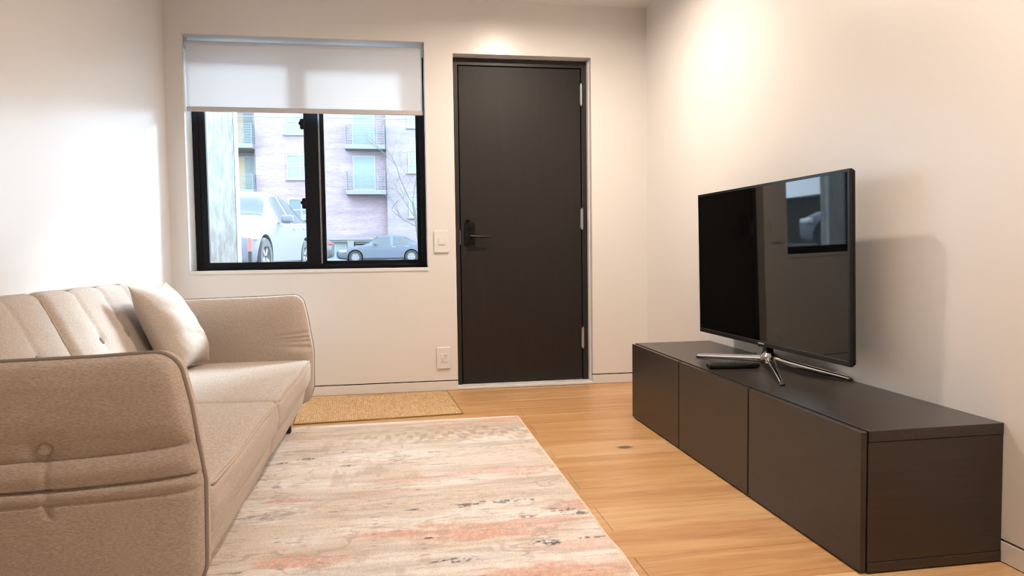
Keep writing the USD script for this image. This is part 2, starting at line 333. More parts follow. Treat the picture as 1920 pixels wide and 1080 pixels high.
# ------------------------------------------------------------------ switch and outlet
sw = thing('light_switch', 'white square light switch plate on the wall between window and door', 'light switch', (.283, 0, .92))
obj('plate', bx(.238, .328, -.012, .001, .852, .988, .004), PLASTIC, sw)
obj('rocker_frame', ring(.262, .306, .898, .944, .002, .002, .002, .002, -.0135, -.010), PLASTIC, sw)
obj('rocker', bx(.2645, .3035, -.0165, -.008, .9005, .9415, .002), PLASTIC, sw)
ol = thing('power_outlet', 'white power outlet plate low on the wall beside the door', 'power outlet', (.285, 0, .203))
obj('plate', bx(.240, .329, -.010, .001, .136, .271, .004), PLASTIC, ol)
obj('socket_face', bx(.263, .310, -.0125, -.008, .178, .232, .003), PLASTIC, ol)
for cx_, cz_ in ((.277, .195), (.296, .215)):
    obj('socket_slots', cat(bx(cx_-.0065, cx_-.0045, -.0130, -.011, cz_, cz_+.009), bx(cx_+.0045, cx_+.0065, -.0130, -.011, cz_, cz_+.009), cyl((cx_, -.0130, cz_-.007), (cx_, -.011, cz_-.007), .0025, 10)), SLOT, ol)

# ------------------------------------------------------------------ media cabinet
CX0, CXB, CY1, CY0, CH = 1.181, XR-.001, -.918, -2.718, .380
cb = thing('media_cabinet', 'long low black-brown media cabinet with three plain doors', 'cabinet', (1.39, -1.818, 0))
CF = CX0+.019
obj('top_panel', bx(CF, CXB, CY0, CY1, CH-.030, CH, .0012), WOODTOP, cb)
obj('bottom_panel', bx(CF, CXB, CY0, CY1, .004, .030, .0012), WOODBLK, cb)
for ya, yb in ((CY0+.0012, CY0+.022), (CY1-.022, CY1-.0012)):
    obj('side_panel', bx(CF, CXB, ya, yb, .0306, CH-.0306, .0012), WOODBLK, cb)
for k in (1, 2):
    obj('divider', bx(CF+.002, CXB-.02, CY1-.6*k-.009, CY1-.6*k+.009, .030, CH-.030), WOODBLK, cb)
obj('back_panel', bx(CXB-.012, CXB-.004, CY0+.02, CY1-.02, .03, CH-.03), WOODBLK, cb)
for ya in (CY0+.03, CY1-.06):
    for xa in (CF+.03, CXB-.06): obj('foot', bx(xa, xa+.03, ya, ya+.03, 0, .005), RUBBER, cb)
for k in range(3):
    obj('door', bx(CX0, CX0+.0165, CY1-.6*(k+1)+.0036, CY1-.6*k-.0036, .006, CH-.003, .0015), WOODBLK, cb)

# ------------------------------------------------------------------ television
TC, TYAW, TTILT, TW, THH = np.array([1.450, -1.704, .785]), .025, -.018, 1.098, .650
tv = thing('television', 'large thin black flat-screen television on a chrome four-legged stand', 'television', (1.45, -1.704, CH))
td = np.array([math.sin(TYAW), -math.cos(TYAW), 0]); tn = np.array([-math.cos(TYAW), -math.sin(TYAW), 0])
tu = np.array([0, 0, 1])*math.cos(TTILT)-tn*math.sin(TTILT); tf = np.cross(td, tu); tf = tf if tf@tn > 0 else -tf
def tvs(m, s=None):
    """from the set's own frame (x along the screen, y towards the viewer, z up) to the room"""
    v = np.array(m.vertices); m = m.copy(); m.vertices = TC+v[:, :1]*td+v[:, 1:2]*tf+v[:, 2:]*tu
    if m.volume < 0: m.invert()
    return m
hw, hh = TW/2, THH/2
obj('bezel', tvs(ring(-hw, hw, -hh, hh, .010, .010, .020, .010, -.012, .0)), TVBODY, tv)
obj('casing', tvs(bx(-hw+.002, hw-.002, -.028, -.0105, -hh+.002, hh-.002, .006)), TVBODY, tv)
V, F, U = softbox(.78, .035, .44, .016, 10)
bk = trimesh.Trimesh(V, F); bk.apply_translation((0, -.040, -.05)); obj('rear_housing', tvs(bk), TVBODY, tv)
obj('screen', tvs(bx(-hw+.009, hw-.009, -.0105, -.0022, -hh+.019, hh-.009)), SCREEN, tv)
obj('bezel_strip', tvs(bx(-hw+.012, hw-.012, -.001, .0006, -hh+.0165, -hh+.0180)), mat('bezel_glint', (.12, .12, .12), .2), tv)
obj('maker_badge', tvs(bx(-.022, .022, -.001, .0010, -hh+.0075, -hh+.0125, .0004)), mat('badge_silver', (.75, .75, .75), .35, metal=.6), tv, label='tiny silver maker badge')
obj('sensor', tvs(bx(-.03, .03, -.012, -.002, -hh-.006, -hh+.001, .002)), TVBODY, tv)
HUB = np.array([1.459, -1.765, CH+.043])
obj('neck', cat(tube([(1.466, -1.735, CH+.040), (1.476, -1.722, CH+.06), (1.482, -1.712, CH+.10)], [.024, .022, .020], 16), bx(1.462, 1.494, -1.79, -1.64, CH+.09, CH+.22, .006)), TVBODY, tv)
def stand_leg(tip):
    tip = np.array(tip); P = []; R = []
    for s in np.linspace(0, 1, 12):
        p = HUB*(1-s)+tip*s; p[2] = CH+.0085+.030*(1-s); P.append(p); R.append(.0155-.0065*s)
    m = tube(P, R, 14)
    return m
for tip in ((1.304, -1.444, 0), (1.312, -2.109, 0), (1.588, -2.085, 0), (1.585, -1.43, 0)):
    lg = obj('stand_leg', stand_leg(tip), CHROME, tv, smooth=60)
    obj('leg_pad', lathe([(0, 0), (.010, 0), (.010, .005), (.006, .009), (0, .009)], 14, (tip[0], tip[1], CH+.0003)), RUBBER, lg)
hb = lathe([(0, -.022), (.024, -.022), (.036, -.008), (.036, .006), (.022, .018), (0, .018)], 24, HUB); obj('stand_hub', hb, CHROME, tv)

# remote control
rm = thing('remote_control', 'black remote control lying on the cabinet below the television', 'remote control', (1.32, -1.725, CH))
def remote_mesh():
    V, F, U = softbox(.205, .050, .020, .008, 14)
    V[:, 2] += .002*np.abs(U[:, 0])**2; V[:, 1] *= 1-.12*(U[:, 0] < 0)*U[:, 0]**2
    return trimesh.Trimesh(V, F)
ra = math.radians(-6)
def rplace(m):
    m = m.copy(); m.apply_transform(trimesh.transformations.rotation_matrix(ra, (0, 0, 1))); m.apply_translation((1.318, -1.735, CH+.0102)); return m
rb = obj('body', rplace(remote_mesh()), TVBODY, rm)
for i in range(9):
    for j in range(3):
        obj('key', rplace(bx(-.080+i*.018, -.080+i*.018+.011, -.017+j*.0125, -.017+j*.0125+.008, .008, .0135, .0012)), BUTTON, rm)

# ------------------------------------------------------------------ rug with a printed pattern
def rug():
    x0, x1, yn, yf = -1.00, .606, -3.35, -.790
    nx, ny = 330, 520
    X, Y = np.meshgrid(np.linspace(x0, x1, nx), np.linspace(yn, yf, ny), indexing='ij')
    P = np.stack([X, Y, 0*X], -1)
    def nz(sx, sy, seed, octv=4): return meshkit.fbm(P*np.array([sx, sy, 1.])+seed*3.1, octv, seed)
    def st(a, lo, hi): t = np.clip((a-lo)/(hi-lo), 0, 1); return t*t*(3-2*t)
    cream, tan, salmon, grey, dark, white = map(np.array, ((.70, .615, .53), (.47, .36, .26), (.66, .315, .225), (.43, .385, .355), (.075, .075, .10), (.84, .80, .765)))
    C = np.broadcast_to(cream, X.shape+(3,)).copy()
    def blend(c, m): C[...] = C*(1-m[..., None])+c*m[..., None]
    warp = nz(3, 5, 11)-.5
    blend(white, .8*st(nz(2.2, 9, 1)+.3*warp, .46, .66))
    blend(tan, .55*st(nz(1.6, 11, 2), .52, .72)); blend(grey, .36*st(nz(2.0, 12, 3), .54, .72))
    streak = nz(7, 75, 4); fine = nz(40, 160, 5, 3)
    # worn salmon bands and patches: centre x, y, half sizes, strength
    for (cx, cy, wx, wy, a) in ((.52, -.845, .16, .045, .75), (.28, -.90, .14, .035, .55), (.45, -1.69, .26, .06, .62), (.02, -1.72, .16, .05, .38), (-.36, -1.86, .12, .028, .85), (-.10, -1.84, .22, .03, .40), (.26, -2.24, .40, .07, .75), (.60, -2.10, .13, .055, .75), (-.28, -2.37, .13, .045, .75),
                                (.42, -2.56, .32, .06, .75), (.05, -2.66, .3, .06, .6), (-.5, -2.75, .3, .06, .6), (.5, -2.85, .3, .05, .6), (-.75, -1.3, .2, .05, .5), (-.2, -1.48, .12, .03, .30), (.52, -2.42, .18, .04, .45), (.2, -3.1, .4, .06, .7)):
        d = ((X-cx)/wx)**2+((Y-cy-.05*warp)/wy)**2
        blend(salmon, a*st(1.25-d+2.6*(nz(10, 34, 21)-.5), .0, 1.0)*(.55+.45*st(nz(160, 60, 66, 3), .35, .62)))
    # lattice of tan cells near the far end
    band = np.exp(-((Y+1.07)/.125)**2)*st(X, -.38, -.0)
    cell = np.sin(X*92+7*warp+Y*9)*np.sin(Y*46+2*np.sin(X*23)+5*warp)+.45*(nz(30, 25, 62, 2)-.5)*2
    blend(tan, .9*band*st(cell, -.05, .3)*st(nz(6, 9, 8), .25, .5)); blend(white, .85*np.exp(-((X+.1)/.5)**2-((Y+1.42)/.26)**2)*st(nz(3, 8, 61), .3, .6))
    for yy, a in ((-1.42, .35), (-2.62, .5), (-1.95, .35)):
        band = np.exp(-((Y-yy)/.06)**2)
        blend(tan, a*band*st(np.sin(X*85+4*np.sin(Y*60+X*5))*np.sin(Y*120+2*np.sin(X*31)), .0, .4))
    # faded arabesque outlines
    con = np.abs(nz(5, 9, 14)-.5); blend(grey, .62*st(.018-con, 0, .012)*st(nz(3, 4, 15), .42, .6))
    # long woven streaks
    blend(tan, .42*st(streak, .52, .70)); blend(white, .35*st(nz(5, 60, 6), .55, .72))
    # broken charcoal flecks
    for (cx, cy, wx, wy, a) in ((.22, -2.02, .10, .020, .95), (.36, -2.01, .12, .026, .8), (.05, -2.03, .05, .012, .8), (.53, -2.13, .06, .020, 1), (.575, -2.16, .07, .02, .9), (.40, -2.16, .06, .015, .7), (.43, -2.37, .07, .022, 1), (.58, -2.36, .06, .010, .8), (.17, -2.44, .09, .016, .9), (.10, -2.27, .04, .006, 1),
                                (-.14, -2.55, .03, .014, 1), (-.46, -1.28, .04, .012, 1), (-.38, -1.36, .05, .016, 1), (-.47, -1.40, .04, .012, .9), (-.24, -1.29, .03, .010, .8), (-.2, -1.49, .05, .014, .7), (.12, -1.36, .08, .006, .9), (.25, -1.345, .06, .006, .8), (.02, -1.40, .05, .006, .7), (.16, -1.37, .03, .006, .8), (-.46, -.905, .04, .008, 1), (-.44, -1.70, .03, .02, .8), (-.42, -2.0, .1, .05, .35), (-.5, -2.6, .1, .03, .6), (.22, -.835, .02, .008, .8)):
        d = ((X-cx)/wx)**2+((Y-cy)/wy)**2
        blend(dark, a*st(1.0-d+3.0*(nz(40, 120, 31, 3)-.5), .30, .85)*st(nz(120, 70, 33, 2), .36, .56))
    blend(dark, .55*st(nz(14, 70, 41, 3), .775, .82)); blend(tan, .38*st(nz(30, 9, 63, 3), .56, .70)*st(nz(2, 5, 64), .42, .6)); blend(grey, .30*st(nz(9, 38, 65), .57, .68))
    C *= (.99+.14*nz(150, 150, 51, 2))[..., None]
    Z = .0075+.0006*(nz(90, 90, 52, 2)-.5)
    # the near right corner lies a little wavy
    Xw = X+.004*np.exp(-((Y+2.48)/.06)**2)*st(X, .3, .6)-.004*np.exp(-((Y+2.32)/.09)**2)*st(X, .3, .6)
    V = np.stack([Xw, Y, Z], -1).reshape(-1, 3)
    i, j = np.meshgrid(np.arange(nx-1), np.arange(ny-1), indexing='ij'); a = (i*ny+j).ravel()
    F = np.stack([a, a+ny, a+ny+1, a+1], 1)
    edge = np.stack([Xw[-1], Y[-1], Z[-1]], 1)
    return V, F, C.reshape(-1, 3), edge, (x0, x1, yn, yf)
RV, RF, RC, REDGE, (rx0, rx1, ryn, ryf) = rug()
nd = {'a': ('attribute', {'attribute': 'print'}), 'g': ('geometry', {}), 'm': ('mapping', {'scale': (420, 420, 420)}), 'n': ('noise_texture', {'scale': 1., 'detail': 2.}), 'b': ('bump', {'strength': .5, 'distance': .001}), 'p': ('principled_bsdf', {'roughness': .95, 'specular_ior_level': .1, 'sheen_weight': .1}),
      'm2': ('mapping', {'scale': (300, 120, 300)}), 'n2': ('noise_texture', {'scale': 1., 'detail': 2.}), 'r': ('map_range', {'from_min': .3, 'from_max': .7, 'to_min': .86, 'to_max': 1.1, 'clamp': True}), 'x': ('vector_math', {'math_type': 'scale'})}
RUGM = usdkit.material(stage, '/World/Looks/rug_print', nd, [('g.position', 'm.vector'), ('m.vector', 'n.vector'), ('n.fac', 'b.height'), ('b.normal', 'p.normal'), ('g.position', 'm2.vector'), ('m2.vector', 'n2.vector'), ('n2.fac', 'r.value'), ('a.color', 'x.vector1'), ('r.result', 'x.scale'), ('x.vector', 'p.base_color')], surface='p.BSDF')
rg = thing('area_rug', 'large faded cream and salmon abstract rug with charcoal flecks on the oak floor', 'rug', (0, -2.0, 0))
obj('pile', (RV, RF), RUGM, rg, smooth=True, colors=RC)
loop = np.vstack([REDGE[::6]+[0, 0, -.0030], [[rx0, ryf, .0045], [rx0, ryn, .0045]]])
# binding: denser corner points so the tube keeps its shape
pts = [np.array([rx0, ryn, .0045])]
dense = []
L4 = [np.array([rx0, ryn, .0045]), *list(REDGE[::6]*[1, 1, 0]+[.002, 0, .0045]), np.array([rx1+.002, ryf, .0045]), np.array([rx0, ryf, .0045])]
for a, b in zip(L4, L4[1:]+L4[:1]):
    n = max(1, int(np.linalg.norm(b-a)/.03)); dense += [a+(b-a)*k/n for k in range(n)]
obj('binding', tube(dense, .0045, 8, closed=True), BIND, rg, smooth=True, label='cream bound edge')
obj('backing', bx(rx0, rx1-.008, ryn, ryf, .0006, .0060), BIND, rg)

# jute mat
def jute():
    w, d, nr = .86, .622, 76
    nx, ny = nr*6+1, 150
    u, v = np.meshgrid(np.linspace(0, 1, nx), np.linspace(0, 1, ny), indexing='ij')
    rib = np.abs(np.sin(u*nr*np.pi)); knot = .5+.5*np.sin(v*130+np.floor(u*nr+1e-6)*math.pi)
    z = .0038+.0060*np.sqrt(rib)*(.60+.40*knot)
    x, y = (u-1)*w, (v-1)*d
    e = np.minimum(np.minimum(u, 1-u)*w, np.minimum(v, 1-v)*d); z *= np.clip(e/.006, .25, 1)
    ang = math.radians(3.6); c, s = math.cos(ang), math.sin(ang); ox, oy = .299, -.040
    yy = y + .006*np.sin(u*9)
    V = np.stack([ox+x*c-yy*s, oy+x*s*1.0+yy*c, z], -1).reshape(-1, 3)
    i, j = np.meshgrid(np.arange(nx-1), np.arange(ny-1), indexing='ij'); a = (i*ny+j).ravel()
    def cor(x, y, z): return (ox+x*c-y*s, oy+x*s+y*c, z)
    under = tube([cor(-w, -d, .0035), cor(-w/2, -d-.001, .0035), cor(0, -d, .0035), cor(0, -d/2, .0035), cor(0, 0, .0035), cor(-w/2, 0, .0035), cor(-w, 0, .0035), cor(-w, -d/2, .0035)], .0034, 8, closed=True)
    return (V, np.stack([a, a+ny, a+ny+1, a+1], 1)), under
jm, je = jute()
jt = thing('jute_mat', 'natural woven jute doormat on the floor under the window', 'doormat', (-.1, -.37, 0))
obj('weave', jm, JUTE, jt, smooth=True); obj('edge_binding', je, JUTEE, jt)

# ------------------------------------------------------------------ sofa
SY0, SY1, SM = -2.835, -.745, -1.805          # near outer face, far outer face, middle seam
so = thing('sofa', 'beige linen two-seat sofa with buttoned back cushions along the left wall', 'sofa', (-.85, -1.79, 0))
def place(V, F, c, rot=None):
    m = trimesh.Trimesh(V.copy(), F, process=False)
    if rot is not None: m.apply_transform(rot)
    m.apply_translation(c); return m
# base and its two puffed front panels
obj('base', bx(-1.245, -.475, SY0+.06, SY1-.06, .125, .27, .02), FAB, so)
for ya, yb in ((SY0+.115, SM-.002), (SM+.002, SY1-.115)):
    V, F, U = softbox(.06, yb-ya, .145, .028, 20, (.012, 0, 0))
    V[:, 0] += .018*U[:, 2]
    w = meshkit.fbm((V+[0, ya, 0])*[8, 5, 30], 3, 5)-.5; V[:, 0] += .010*w*(U[:, 0] > .5)
    obj('front_panel', place(V, F, (-.468, (ya+yb)/2, .192)), FAB, so, smooth=True)
# seat cushions
def rim(x0, x1, y0, y1, z, r, n=8):
    P = []
    for cx, cy, a0 in ((x1-r, y1-r, 0), (x0+r, y1-r, 90), (x0+r, y0+r, 180), (x1-r, y0+r, 270)):
        for k in range(n+1):
            a = math.radians(a0+90*k/n); P.append((cx+r*math.cos(a), cy+r*math.sin(a), z))
    out = []
    for a, b in zip(P, P[1:]+P[:1]):
        a, b = np.array(a), np.array(b); m = max(1, int(np.linalg.norm(b-a)/.03)); out += [a+(b-a)*k/m for k in range(m)]
    return np.array(out)
for idx, (ya, yb) in enumerate(((SY0+.112, SM-.001), (SM+.001, SY1-.118))):
    x0, x1 = -1.08, -.408; cx, cy = (x0+x1)/2, (ya+yb)/2
    V, F, U = softbox(x1-x0, yb-ya, .125, .026, 32, (.008, .0, .030))
    W = V+[cx, cy, 0]
    top = np.clip(U[:, 2], 0, 1)
    V[:, 2] += .006*top*(meshkit.fbm(W*[4, 4, 1], 3, 3+idx)-.5)
    fr = np.clip(U[:, 0], 0, 1)**6; V[:, 0] += fr*(.012*(meshkit.fbm(W*[1, 4, 16], 3, 9+idx)-.5)-.010*(U[:, 2] < 0)*np.abs(U[:, 2]))
    sc = obj('seat_cushion', place(V, F, (cx, cy, .287)), FAB, so, smooth=True)
    R = rim(x0+.006, x1-.004, ya+.006, yb-.006, .343, .035)
    R[:, 2] += .0035*np.sin(R[:, 1]*11)*(R[:, 0] > x1-.05)
    obj('piping', tube(R, .0042, 8, closed=True), PIPEL, sc, smooth=True)
# backrest
TA = math.radians(25.5)
rotb = trimesh.transformations.rotation_matrix(-TA, (0, 1, 0))
V, F, U = softbox(.07, SY1-SY0-.25, .50, .03, 16)
obj('back_frame', place(V, F, (-1.160, (SY0+SY1)/2, .455), rotb), FAB, so, smooth=True)
for idx, (ya, yb) in enumerate(((SY0+.118, SM-.001), (SM+.001, SY1-.12))):
    Ly = yb-ya; H = .435
    V, F, U = softbox(.135, Ly, H, .05, 100, (.008, 0, 0))
    fy, fz = U[:, 1], U[:, 2]; front = np.clip(U[:, 0], 0, 1)
    yl = V[:, 1]/(Ly/2); zl = V[:, 2]/(H/2)
    d = np.zeros(len(V)); bz = -.06
    wig = .02*np.sin(zl*5+idx)
    for s in (-.5, 0, .5):
        up = 1/(1+np.exp(-(zl-bz)*9)); dn = np.clip(1-(bz-zl)*1.5, 0, 1)
        d -= (.0050*gauss(yl-s-wig*.3, .028)+.003*gauss(yl-s, .08))*np.where(zl > bz, 1, dn*.55)
        d -= .0035*np.exp(-((yl-s)/.045)**2-((zl-bz)/.10)**2)
    for s in (-.75, -.25, .25, .75): d += .0055*gauss(yl-s, .15)*(1-np.abs(zl)**3)
    d += .007*(meshkit.fbm(np.stack([0*yl+idx*7, yl*3, zl*3.5], -1), 3, 4)-.5)
    nrm = trimesh.Trimesh(V, F, process=False).vertex_normals
    wgt = np.clip(front+.9*np.clip(fz, 0, 1)**4, 0, 1)
    V = V+nrm*(d*wgt)[:, None]
    c = np.array([-1.128, (ya+yb)/2, .532])
    bc = obj('back_cushion', place(V, F, c, rotb), FAB, so, smooth=True)
    for s in (-.5, 0, .5):
        b = trimesh.creation.icosphere(3, 1.0); b.apply_scale((.0065, .0135, .0135))
        near = (np.hypot(V[:, 1]-s*Ly/2, V[:, 2]-bz*H/2) < .012) & (V[:, 0] > 0)
        b.apply_translation((V[near, 0].mean()+.002, s*Ly/2, bz*H/2)); b.apply_transform(rotb); b.apply_translation(c)
        obj('button', b, PIPE, bc, smooth=True)
    # welt round the front face
    R = rim(-Ly/2+.012, Ly/2-.012, -H/2+.012, H/2-.012, 0, .055)
    R = np.stack([0*R[:, 0]+.050, R[:, 0], R[:, 1]], 1); R = trimesh.transform_points(R, rotb)+c
    obj('welt', tube(R, .0028, 6, closed=True), PIPEL, bc, smooth=True)

# arms: puffed panels lofted over a rounded outline in (x, z)
def arm_outline(n=520):
    P = Polygon([(-1.255, .125), (-.430, .125), (-.404, .20), (-.400, .385), (-.424, .55), (-.448, .661), (-.60, .654), (-1.255, .641)])
    P = P.buffer(-.055, 24).buffer(.055, 24)
    q = np.array([P.exterior.interpolate(t, normalized=True).coords[0] for t in np.arange(n)/n])
    return q if Polygon(q).exterior.is_ccw else q[::-1]
OUT = arm_outline()
CEN = np.array([-.84, .385])
def arm(yc, half, outer, crease):
    """outer: -1 or +1, the side with the welt"""
    N = len(OUT); rings = np.concatenate([np.linspace(0, .93, 120)[1:], np.linspace(.93, 1, 22)[1:]]); V = []; F = []
    def side(sg):
        pts = []
        for s in rings:
            q = CEN+(OUT-CEN)*s
            t = half*(1-s**(9 if sg != outer else 30))**(1/2.2) if s < 1 else 0
            x, z = q[:, 0], q[:, 1]
            y = np.full(N, float(t))
            inner = (sg != outer)
            y += (.012 if not inner else .016)*(1-s**2.5)
            fade = np.clip((1-s)*22, 0, 1)
            if crease and not inner:
                xr = np.clip((x+.80)/.40, -1.2, 1)
                c1 = .449+.022*np.clip(xr, 0, 1)**2.4; c2 = .390+.016*np.clip(xr, 0, 1)**2.4; c3 = .363+.010*np.clip(xr, 0, 1)**2
                y += fade*(.010*np.clip((z-c1)/.05, 0, 1)*np.clip((.66-z)/.06, 0, 1))
                y -= fade*(.011*np.exp(-np.clip(z-c1, 0, 1)/.012-np.clip(c1-z, 0, 1)/.005)+.012*gauss(z-c2, .0032)+.005*gauss(z-c3, .005))
                y += fade*(.006*gauss(z-(c1+c2)/2, .018)+.004*gauss(z-(c2+c3)/2, .009))
                y -= fade*(.012*np.exp(-((x+.697)/.030)**2-((z-.474)/.025)**2)+.005*gauss(x+.694, .008)*(z < .46)*(z > .335))
                y -= fade*.006*gauss(z-(.487-.012*np.abs(x+.70)), .03)*gauss(x+.70, .25)
            elif inner:
                # gathers running back from the front edge
                g = np.clip((x+.62)/.2, 0, 1)**1.6
                for zc, w, a in ((.478, .008, .008), (.455, .007, .010), (.435, .009, .010), (.405, .013, .010)):
                    y -= fade*a*g*gauss(z-zc-.10*(x+.42)*(zc-.44)/.04, w)
            y += fade*.004*(meshkit.fbm(np.stack([x*6, z*14, 0*x+yc], -1), 3, 2)-.5)
            pts.append(np.stack([x, yc+sg*y, z], 1))
        return pts
    A, B = side(1), side(-1)
    B = B[:-1]
    allr = A+B[::-1]
    V = np.vstack(allr+[[[CEN[0], allr[0][:, 1].mean(), CEN[1]], [CEN[0], allr[-1][:, 1].mean(), CEN[1]]]])
    for i in range(len(allr)-1):
        a = i*N+np.arange(N); b = i*N+(np.arange(N)+1) % N
        F.append(np.stack([a, b, b+N], 1)); F.append(np.stack([a, b+N, a+N], 1))
    k = np.arange(N); l = (k+1) % N; c0 = len(V)-2; o = (len(allr)-1)*N
    F.append(np.stack([0*k+c0, l, k], 1)); F.append(np.stack([0*k+c0+1, o+k, o+l], 1))
    m = trimesh.Trimesh(V, np.vstack(F), process=False)
    if m.volume < 0: m.invert()
    return m
for yc, outer, crease in ((SY0+.060, -1, True), (SY1-.060, 1, False)):
    am = obj('arm', arm(yc, .048, outer, crease), FAB, so, smooth=True)
    s = .994; q = CEN+(OUT-CEN)*s
    yo = .048*(1-s**30)**(1/2.2)+.001
    R = np.stack([q[:, 0], np.full(len(q), yc+outer*yo), q[:, 1]], 1)
    obj('piping', tube(R, .0052, 10, closed=True), PIPE, am, smooth=True, label='darker piped edge')
    if crease:
        b = trimesh.creation.icosphere(3, 1.0); b.apply_scale((.0135, .006, .0135)); b.apply_translation((-.697, yc-.0485, .4745)); obj('button', b, FAB, am, smooth=True)
for lx, ly in ((-.522, -.900), (-.522, -2.68), (-1.2, -.900), (-1.2, -2.68)):
    obj('leg', bx(lx-.018, lx+.018, ly-.018, ly+.018, .0085, .135, .002), LEGBLK, so)

# pillow
def pillow():
    n = 60; u, v = np.meshgrid(np.linspace(-1, 1, n), np.linspace(-1, 1, n), indexing='ij')
    u, v = np.sin(u*np.pi/2)*.5+u*.5, np.sin(v*np.pi/2)*.5+v*.5
    hx, hz = .192, .198
    x = u*hx*1.03*(1-.095*(1-v**2)*np.abs(u)**2); z = v*hz*1.03*(1-.095*(1-u**2)*np.abs(v)**2)
    t = .076*((1-np.abs(u)**3.2)*(1-np.abs(v)**3.2))**.72*(1-.15*v)
    wr = meshkit.fbm(np.stack([u*2.2+v*1.3, v*2.6, 0*u], -1), 3, 6)-.5
    t2 = t+.016*wr*(t/.078)-.006*np.exp(-((v+.35+.12*u)/.05)**2-(u/.35)**2)*(t/.076)
    V = np.vstack([np.stack([t2, x, z], -1).reshape(-1, 3), np.stack([-t, x, z], -1).reshape(-1, 3)])
    i, j = np.meshgrid(np.arange(n-1), np.arange(n-1), indexing='ij'); a = (i*n+j).ravel(); q = np.stack([a, a+n, a+n+1, a+1], 1)
    F = np.vstack([q, q[:, ::-1]+n*n]); F = np.vstack([F[:, [0, 1, 2]], F[:, [0, 2, 3]]])
    m = trimesh.Trimesh(V, F, process=False); m.merge_vertices(digits_vertex=6)
    return m
R = trimesh.transformations.rotation_matrix(math.radians(-4), (0, 0, 1)) @ trimesh.transformations.rotation_matrix(math.radians(-26), (0, 1, 0)) @ trimesh.transformations.rotation_matrix(math.radians(0), (1, 0, 0))
pw = pillow(); pw.apply_transform(R); pw.apply_translation((-.946, -1.145, .556))
obj('throw_pillow', pw, FAB, smooth=True, label='square beige linen throw pillow leaning in the far corner of the sofa', cat='pillow')

# ------------------------------------------------------------------ outside: street, building, cars
GZ = .43
ASPH = mat('asphalt', (0.068, 0.068, 0.070), .9, color2=(0.083, 0.083, 0.083), nscale=(3, 3, 3))
CONC = mat('pavement', (0.114, 0.114, 0.112), .9, color2=(0.135, 0.135, 0.130), nscale=(2, 2, 2))
STUC = mat('pillar_stucco', (0.215, 0.221, 0.205), .95, spec=.1, color2=(0.305, 0.312, 0.296), nscale=(45, 45, 9), lo=.40, hi=.60, detail=5., bscale=(60, 60, 12), bump=.9, bdist=.012)
STUC2 = mat('pillar_trim', (0.355, 0.363, 0.355), .8)
obj('sidewalk', cat(bx(-14, 12, .30, 17, -.3, GZ, .0)), CONC, kind='structure', label='pale concrete forecourt outside the window', cat='pavement')
obj('street', bx(-45, 40, 17, 36, -.3, GZ-.10), ASPH, kind='structure', label='grey asphalt street in front of the brick building', cat='street')
obj('far_sidewalk', bx(-45, 40, 36, 60, -.3, GZ-.0), CONC, kind='structure', label='far pavement at the foot of the brick building', cat='pavement')
pl = thing('pillar', 'rough whitish pillar standing outside the left window pane', 'pillar', (-1.45, 1.6, GZ))
obj('shaft', bx(-1.74, -1.207, 1.46, 1.60, GZ, 3.4, .01), STUC, pl); obj('corner_trim', bx(-1.210, -1.190, 1.455, 1.49, GZ, 3.4, .004), STUC2, pl)
RED = mat('red_plastic', (.62, .10, .08), .5); WHT = mat('white_band', (.8, .8, .8), .5)
cn = thing('traffic_cone', 'red cone showing at the lower left edge of the window in front of the pillar', 'traffic cone', (-1.432, 1.2, GZ))
obj('cone', lathe([(0, .77), (.012, .77), (.150, .03), (.150, .0), (0, 0)], 28, (-1.432, 1.2, GZ)), RED, cn); obj('foot_plate', bx(-1.60, -1.264, 1.03, 1.37, GZ, GZ+.025, .005), RED, cn)
po = thing('marker_post', 'slim black marker post with a red upper part in front of the white car', 'post', (-1.80, 5, GZ))
obj('post', cyl((-1.80, 5, GZ), (-1.80, 5, .90), .024, 16), RUBBER, po)
obj('red_sleeve', cat(cyl((-1.80, 5, .895), (-1.80, 5, 1.05), .027, 16), cyl((-1.80, 5, 1.05), (-1.80, 5, 1.066), .018, 16)), RED, po)

def brick_mat(name, c1, c2, mort):
    nd = {'g': ('geometry', {}), 's': ('separate_xyz', {}), 'a': ('math', {'math_type': 'add'}), 'c': ('combine_xyz', {}), 'k': ('brick_texture', {'color1': c1, 'color2': c2, 'mortar': mort, 'scale': 1., 'mortar_size': .008, 'brick_width': .22, 'row_height': .078, 'mortar_smooth': .2, 'bias': -.1}),
          'b': ('bump', {'strength': .5, 'distance': .01, 'invert': True}), 'p': ('principled_bsdf', {'roughness': .9, 'specular_ior_level': .1}),
          'm': ('mapping', {'scale': (.5, .5, 3.)}), 'n': ('noise_texture', {'scale': 1., 'detail': 3.}), 'r': ('map_range', {'from_min': .3, 'from_max': .7, 'to_min': .85, 'to_max': 1.12, 'clamp': True}), 'x': ('vector_math', {'math_type': 'scale'})}
    return usdkit.material(stage, '/World/Looks/'+name, nd, [('g.position', 's.vector'), ('s.x', 'a.value1'), ('s.y', 'a.value2'), ('a.value', 'c.x'), ('s.z', 'c.y'), ('c.vector', 'k.vector'), ('k.fac', 'b.height'), ('b.normal', 'p.normal'), ('g.position', 'm.vector'), ('m.vector', 'n.vector'), ('n.fac', 'r.value'), ('k.color', 'x.vector1'), ('r.result', 'x.scale'), ('x.vector', 'p.base_color')], surface='p.BSDF')
BR1 = brick_mat('brick_rose', (.335, .255, .282), (.275, .205, .238), (.34, .30, .305))
BR2 = brick_mat('brick_pale', (.285, .245, .26), (.25, .21, .23), (.285, .26, .265))
BCONC = mat('balcony_concrete', (0.214, 0.214, 0.202), .9); BUND = mat('balcony_soffit', (0.250, 0.238, 0.224), .9)
